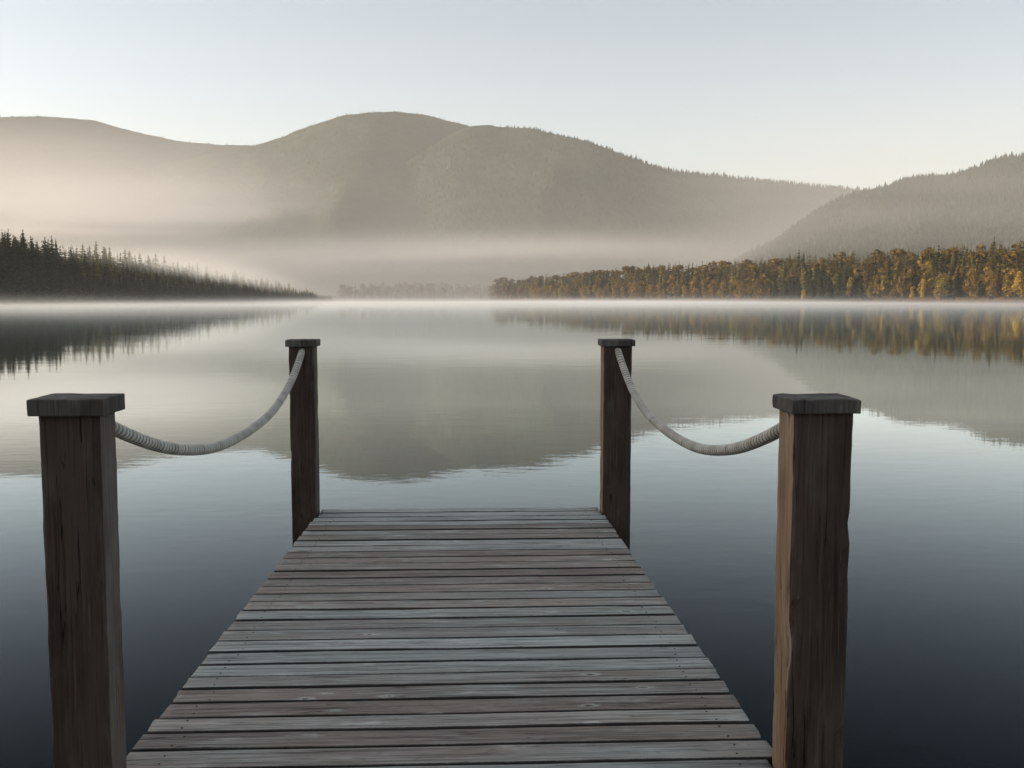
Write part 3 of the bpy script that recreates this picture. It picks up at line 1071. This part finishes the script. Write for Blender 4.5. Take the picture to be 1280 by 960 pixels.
def cap_mesh(hx, hy, t, seed, worn):
    b = 0.007
    rings = []
    N = 28
    base = []
    for ci, (sx, sy) in enumerate(((-1, -1), (1, -1), (1, 1), (-1, 1))):
        nx_, ny_ = ((1, -1), (1, 1), (-1, 1), (-1, -1))[ci]
        for q in range(8):
            u = q / 8
            if ci == 0: base.append((-hx + 2 * hx * u, -hy))
            if ci == 1: base.append((hx, -hy + 2 * hy * u))
            if ci == 2: base.append((hx - 2 * hx * u, hy))
            if ci == 3: base.append((-hx, hy - 2 * hy * u))
    lv = [(0.90, 0.0), (0.992, 0.0005), (1.0, 0.004), (1.0, t * 0.5), (1.0, t - 0.005), (0.990, t - 0.001), (0.95, t), (0.7, t + 0.001), (0.4, t + 0.0015), (0.1, t + 0.002)]
    for (s, z) in lv:
        ring = []
        for i, (px, py) in enumerate(base):
            cr = 1 - 0.010 * (abs(px) / hx * abs(py) / hy) ** 6
            w1 = float(fbm(np.array([px * 22 + seed]), np.array([py * 22 + z * 30]), 53, 3)[0])
            dz = 0.0025 * worn * float(fbm(np.array([px * s * 30 + seed * 3]), np.array([py * s * 30]), 57, 3)[0])
            ring.append((px * s * cr * (1 + 0.013 * worn * w1), py * s * cr * (1 + 0.013 * worn * w1), z + dz * (1 if z > t * .6 else 0.3)))
        rings.append(ring)
    return loft('cap', rings, M_CAP, smooth=False)


POSTS = [   # x0, x1, y0, y1, seed, face turned to the deck, label, cap overhang, cap thickness, height of the cap's top under the lens
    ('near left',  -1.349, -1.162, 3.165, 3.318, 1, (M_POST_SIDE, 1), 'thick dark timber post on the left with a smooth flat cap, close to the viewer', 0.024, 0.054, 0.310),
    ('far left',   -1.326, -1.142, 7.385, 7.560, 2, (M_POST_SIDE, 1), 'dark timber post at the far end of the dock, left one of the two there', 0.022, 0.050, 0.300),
    ('near right',  1.043,  1.236, 3.150, 3.318, 5, (M_POST_GLOW, -1), 'thick dark timber post with chipped cap and worn tan inner face with warm glow painted in, close on the right', 0.017, 0.046, 0.321),
    ('far right',   0.994,  1.204, 7.365, 7.550, 4, (M_POST_GLOW, -1), 'dark timber post at the far end of the dock with warm glow painted tan on its inner face', 0.022, 0.048, 0.302),
]
PC = {}
for key, x0, x1, y0, y1, sd, sm, lb, ov, ct, dn in POSTS:
    z0 = -2.2
    TOP = CAM_Z - dn
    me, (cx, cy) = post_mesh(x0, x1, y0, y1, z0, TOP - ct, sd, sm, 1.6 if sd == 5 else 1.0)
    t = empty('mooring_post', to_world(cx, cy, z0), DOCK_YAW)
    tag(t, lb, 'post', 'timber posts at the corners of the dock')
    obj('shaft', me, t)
    c = obj('cap', cap_mesh((x1 - x0) / 2 + ov, (y1 - y0) / 2 + ov, ct, sd * 1.7, 1.8 if sd == 5 else 0.9), t, (0, 0, TOP - ct - z0))
    c.rotation_euler = (0, 0, prg.uniform(-0.012, 0.012))
    PC[key] = (cx, cy, x0, x1, y0, y1)


def rope_mesh(p0, p1, drop, mid, pa, pb, rad, seed):
    """whipped rope: a swept tube whose radius rises over every turn of the lay"""
    n0 = 700
    t = np.linspace(0, 1, n0)
    yy = p0[1] + (p1[1] - p0[1]) * t
    xx = p0[0] + (p1[0] - p0[0]) * t + 0.012 * np.sin(t * 3.1) * math.sin(seed)
    ym = p0[1] + (p1[1] - p0[1]) * mid
    low = min(p0[2], p1[2]) - drop
    zz = np.where(yy < ym, low + (p0[2] - low) * (np.abs(ym - yy) / (ym - p0[1])) ** pa,
                  low + (p1[2] - low) * (np.abs(yy - ym) / (p1[1] - ym)) ** pb)
    P = np.stack([xx, yy, zz], -1)
    s = np.concatenate([[0], np.cumsum(np.linalg.norm(np.diff(P, axis=0), axis=1))])
    L = s[-1]
    ns = int(L / 0.0018)
    S = np.linspace(0, L, ns)
    P = np.stack([np.interp(S, s, P[:, i]) for i in range(3)], -1)
    T = np.gradient(P, axis=0); T /= np.linalg.norm(T, axis=1)[:, None]
    A = np.cross(T, np.array([[1.0, 0, 0]])); A /= np.linalg.norm(A, axis=1)[:, None]
    B = np.cross(T, A)
    m = 18
    th = np.linspace(0, 2 * np.pi, m, endpoint=False)
    pitch = 0.037
    wob = np.interp(S, np.arange(0, L + 0.2, 0.05), np.random.default_rng(seed).uniform(-0.5, 0.5, len(np.arange(0, L + 0.2, 0.05))))
    ph = (S[:, None] / pitch + wob[:, None] * 0.5) * 2 * np.pi + th[None, :] * 1.0
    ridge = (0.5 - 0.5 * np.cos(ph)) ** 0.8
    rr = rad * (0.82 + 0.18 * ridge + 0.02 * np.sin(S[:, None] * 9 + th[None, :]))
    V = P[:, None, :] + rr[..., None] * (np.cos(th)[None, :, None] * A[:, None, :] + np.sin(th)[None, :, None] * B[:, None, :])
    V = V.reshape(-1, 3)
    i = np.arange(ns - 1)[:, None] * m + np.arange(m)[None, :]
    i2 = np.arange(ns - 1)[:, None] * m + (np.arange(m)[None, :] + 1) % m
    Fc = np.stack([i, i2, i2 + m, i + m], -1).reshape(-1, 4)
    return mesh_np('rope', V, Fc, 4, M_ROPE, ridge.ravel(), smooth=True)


for side, lb in (('left', 'thick grey braided rope slung between the two posts on the left'),
                 ('right', 'thick pale braided rope slung between the two posts on the right')):
    a = PC['near ' + side]; b = PC['far ' + side]
    zc = CAM_Z
    if side == 'left':
        p0 = (a[0] + 0.0, a[5] - 0.03, zc - 0.365); p1 = (b[0] + 0.005, b[4] + 0.03, zc - 0.375)
    else:
        p0 = (a[0] - 0.005, a[5] - 0.03, zc - 0.375); p1 = (b[0] + 0.0, b[4] + 0.03, zc - 0.370)
    o = obj('rope', rope_mesh(p0, p1, 0.365 if side == 'left' else 0.382, 0.5, 2.0, 2.8, 0.0255, 3 if side == 'left' else 8))
    o.rotation_euler = (0, 0, DOCK_YAW)
    tag(o, lb, 'rope', 'ropes of the dock railing')

# ------------------------------------------------------------------ air: even haze, valley mist, lake mist


def box_mesh(name, lo, hi, mat):
    bm = bmesh.new()
    bmesh.ops.create_cube(bm, size=1.0)
    for v in bm.verts:
        v.co = Vector([(lo[i] + hi[i]) / 2 + v.co[i] * (hi[i] - lo[i]) for i in range(3)])
    me = bpy.data.meshes.new(name); bm.to_mesh(me); bm.free()
    me.materials.append(mat)
    return me


HAZE_D = 0.000085
HAZE_C = (0.95, 0.94, 0.91)
k = NT('haze_air')
pv = k.n('ShaderNodeVolumePrincipled', ins={'Color': HAZE_C, 'Density': HAZE_D, 'Anisotropy': 0.1})
M_HAZE = k.vol(pv)
hz = obj('haze', box_mesh('haze', (-4700, -4700, -4.2), (4700, 4700, 590), M_HAZE))
tag(hz, 'pale morning haze filling the valley', 'haze', None, 'stuff')


def mat_valley():
    k = NT('valley_mist')
    tc = k.n('ShaderNodeTexCoord').outputs['Object']
    s = k.n('ShaderNodeSeparateXYZ', ins={0: tc})
    X, Y, Z = s.outputs
    n1 = k.noise(k.mapping(tc, (0.0016, 0.0010, 0.011)), 1.0, 3, 0.5, 0.4)
    n2 = k.noise(k.mapping(tc, (0.0011, 0.0008, 0.006), (5, 2, 0)), 1.0, 3, 0.55, 0.3)
    azr = k.math('DIVIDE', X, Y)                 # bearing across the valley
    n3 = k.noise(k.mapping(tc, (0.0007, 0.0006, 0.026), (1, 7, 3)), 1.0, 3, 0.5, 0.3)
    # bank lying on the valley floor
    low = k.math('EXPONENT', k.math('MULTIPLY', Z, -1.0 / 40.0))
    low = k.math('MULTIPLY', low, k.rng(n1, 0.25, 0.75, 0.55, 1.3))
    low = k.math('MULTIPLY', low, k.rng(X, -300, 500, 1.0, 0.55))
    # a layered band above it, thick beyond the headland and trailing out to the right
    zz = k.math('DIVIDE', k.math('SUBTRACT', k.math('SUBTRACT', Z, 68.0), k.math('MULTIPLY', X, 0.022)), 21.0)
    bd = k.math('EXPONENT', k.math('MULTIPLY', k.math('MULTIPLY', zz, zz), -1.0))
    bd = k.math('MULTIPLY', bd, k.rng(n3, 0.32, 0.66, 0.35, 1.35))
    bd = k.math('MULTIPLY', bd, k.math('MULTIPLY', k.rng(X, -920, -520, 0.4, 1.0), k.rng(X, -330, 430, 1.0, 0.0)))
    bd = k.math('MULTIPLY', bd, k.rng(Y, 1250, 1600))
    # higher layer drifting in from the left
    hi = k.math('MULTIPLY', k.rng(Z, 60, 150), k.rng(Z, 165, 270, 1.0, 0.0))
    hi = k.math('MULTIPLY', hi, k.rng(n3, 0.34, 0.64, 0.25, 1.3))
    hi = k.math('MULTIPLY', hi, k.rng(X, -820, -250, 1.0, 0.0))
    # veil in front of the right-hand hill
    ve = k.math('MULTIPLY', k.rng(Z, 80, 250, 1.0, 0.0), k.math('MULTIPLY', k.rng(X, 120, 330), k.rng(X, 430, 700, 1.0, 0.3)))
    ve = k.math('MULTIPLY', ve, k.math('MULTIPLY', k.rng(Y, 615, 760), k.rng(Y, 1200, 1500, 1.0, 0.0)))
    ve = k.math('MULTIPLY', ve, k.rng(n2, 0.38, 0.64, 0.1, 1.1))
    low = k.math('MULTIPLY', low, k.rng(Y, 820, 1450))
    hi = k.math('MULTIPLY', hi, k.rng(Y, 1000, 1500))
    low = k.math('ADD', low, k.math('MULTIPLY', bd, 2.3))
    d = k.math('ADD', k.math('MULTIPLY', low, VM_LOW), k.math('ADD', k.math('MULTIPLY', hi, VM_HI), k.math('MULTIPLY', ve, VM_VE)))
    br = k.math('MULTIPLY', k.math('EXPONENT', k.math('MULTIPLY', Z, -1.0 / 210.0)), k.rng(X, -700, -250, 0.3, 1.0))
    br = k.math('MULTIPLY', k.math('MULTIPLY', br, k.rng(Y, 1050, 1500)), k.rng(Z, 380, 478, 1.0, 0.0))
    d = k.math('ADD', d, k.math('MULTIPLY', br, VM_BR))
    fade = k.math('MULTIPLY', k.rng(Y, 612, 640), k.rng(Y, 1900, 2440, 1.0, 0.0))
    d = k.math('MULTIPLY', d, fade)
    pv = k.n('ShaderNodeVolumePrincipled', ins={'Color': (0.98, 0.955, 0.93), 'Density': d, 'Anisotropy': 0.0})
    m = k.vol(pv)
    m.cycles.volume_step_rate = 0.95
    return m


VM_LOW, VM_HI, VM_VE, VM_BR = 0.0030, 0.0029, 0.0021, 0.00040
vm = obj('valley_mist', box_mesh('valley_mist', (-960, 610, 0.3), (1100, 2450, 480), mat_valley()))
tag(vm, 'soft mist banks lying in the valley before the mountains', 'mist', None, 'stuff')


def mat_lakemist():
    k = NT('lake_mist')
    tc = k.n('ShaderNodeTexCoord').outputs['Object']
    s = k.n('ShaderNodeSeparateXYZ', ins={0: tc})
    X, Y, Z = s.outputs
    n1 = k.noise(k.mapping(tc, (0.006, 0.012, 0.15)), 1.0, 3, 0.55, 0.5)
    d = k.math('EXPONENT', k.math('MULTIPLY', Z, -1.0 / LM_H))
    d = k.math('MULTIPLY', d, k.rng(n1, 0.32, 0.68, 0.35, 1.5))
    d = k.math('ADD', d, k.math('MULTIPLY', k.math('EXPONENT', k.math('MULTIPLY', Z, -1.0 / 3.5)), k.rng(n1, 0.40, 0.66, 0.0, 0.08)))
    d = k.math('MULTIPLY', d, k.rng(Y, 45, 330, 0.05, 1.0, False))
    d = k.math('MULTIPLY', d, k.rng(Z, LM_T - 2.0, LM_T - 0.2, 1.0, 0.0))
    pv = k.n('ShaderNodeVolumePrincipled', ins={'Color': (0.97, 0.965, 0.95), 'Density': k.math('MULTIPLY', d, LM_D), 'Anisotropy': 0.3})
    m = k.vol(pv)
    m.cycles.volume_step_rate = 0.55
    return m


LM_H, LM_T, LM_D = 0.75, 12.0, 0.0095
lm = obj('lake_mist', box_mesh('lake_mist', (-420, 45, 0.02), (520, 755, LM_T), mat_lakemist()))
tag(lm, 'thin white mist hugging the lake surface toward the far shore', 'mist', None, 'stuff')


def mat_crestmist():
    k = NT('crest_mist')
    tc = k.n('ShaderNodeTexCoord').outputs['Object']
    s = k.n('ShaderNodeSeparateXYZ', ins={0: tc})
    X, Y, Z = s.outputs
    n1 = k.noise(k.mapping(tc, (0.012, 0.008, 0.05)), 1.0, 2)
    # follows the crest as it sinks toward the tip of the headland
    base = k.rng(Y, 480, 865, 15.0, 0.0, False)
    top = k.rng(Y, 480, 865, 37.0, 14.0, False)
    d = k.math('MULTIPLY', k.rng(k.math('SUBTRACT', Z, base), 0.0, 9.0), k.rng(k.math('SUBTRACT', Z, top), -18.0, 0.0, 1.0, 0.0))
    d = k.math('MULTIPLY', d, k.math('MULTIPLY', k.rng(Y, 455, 560), k.rng(Y, 640, 860, 1.0, 0.0)))
    d = k.math('MULTIPLY', d, k.math('MULTIPLY', k.rng(X, -330, -270), k.rng(X, -205, -135, 1.0, 0.0)))
    d = k.math('MULTIPLY', d, k.rng(n1, 0.3, 0.6, 0.4, 1.3))
    pv = k.n('ShaderNodeVolumePrincipled', ins={'Color': (0.97, 0.95, 0.90), 'Density': k.math('MULTIPLY', d, 0.022), 'Anisotropy': 0.1})
    m = k.vol(pv)
    m.cycles.volume_step_rate = 0.5
    return m


cm = obj('crest_mist', box_mesh('crest_mist', (-335, 440, 2.0), (-75, 900, 46), mat_crestmist()))
tag(cm, 'sunlit mist drifting over the crest of the wooded headland', 'mist', None, 'stuff')

# ------------------------------------------------------------------ light
SUN_AZ, SUN_EL = -85.0, 13.0      # low morning sun beyond the left shore
w = bpy.data.worlds.new('World')
scene.world = w
w.use_nodes = True
nt = w.node_tree
nt.nodes.clear()
sky = nt.nodes.new('ShaderNodeTexSky')
sky.sky_type = 'NISHITA'
sky.sun_disc = False
sky.sun_elevation = R(SUN_EL)
sky.sun_rotation = R(SUN_AZ)
sky.altitude = 600
sky.air_density = 1.0
sky.dust_density = 1.8
sky.ozone_density = 0.4
bg = nt.nodes.new('ShaderNodeBackground')
bg.inputs['Strength'].default_value = 0.137
wo = nt.nodes.new('ShaderNodeOutputWorld')
hsv = nt.nodes.new('ShaderNodeHueSaturation')        # a thin even veil of high cloud greys the blue
hsv.inputs['Saturation'].default_value = 0.55
nt.links.new(sky.outputs[0], hsv.inputs['Color'])
nt.links.new(hsv.outputs[0], bg.inputs[0])
nt.links.new(bg.outputs[0], wo.inputs[0])

sd = bpy.data.lights.new('sun', 'SUN')
sd.energy = 5.0
sd.angle = R(0.55)
sd.color = (1.0, 0.838, 0.655)
so = bpy.data.objects.new('sun', sd)
d = Vector((math.sin(R(SUN_AZ)) * math.cos(R(SUN_EL)), math.cos(R(SUN_AZ)) * math.cos(R(SUN_EL)), math.sin(R(SUN_EL))))
so.rotation_euler = d.to_track_quat('Z', 'Y').to_euler()
so.location = (-300, 100, 200)
link(so)

# ------------------------------------------------------------------ render settings
scene.render.engine = 'CYCLES'
cy = scene.cycles
cy.use_denoising = True
cy.use_adaptive_sampling = True
cy.adaptive_threshold = 0.015
cy.max_bounces = 8
cy.diffuse_bounces = 2
cy.glossy_bounces = 3
cy.transmission_bounces = 2
cy.volume_bounces = 3
cy.sample_clamp_indirect = 4.0
cy.caustics_reflective = False
cy.caustics_refractive = False
cy.volume_max_steps = 256
scene.view_settings.view_transform = 'Standard'
scene.view_settings.look = 'None'
scene.view_settings.gamma = 1.0
scene.view_settings.use_curve_mapping = False
scene.view_settings.exposure = 0.71
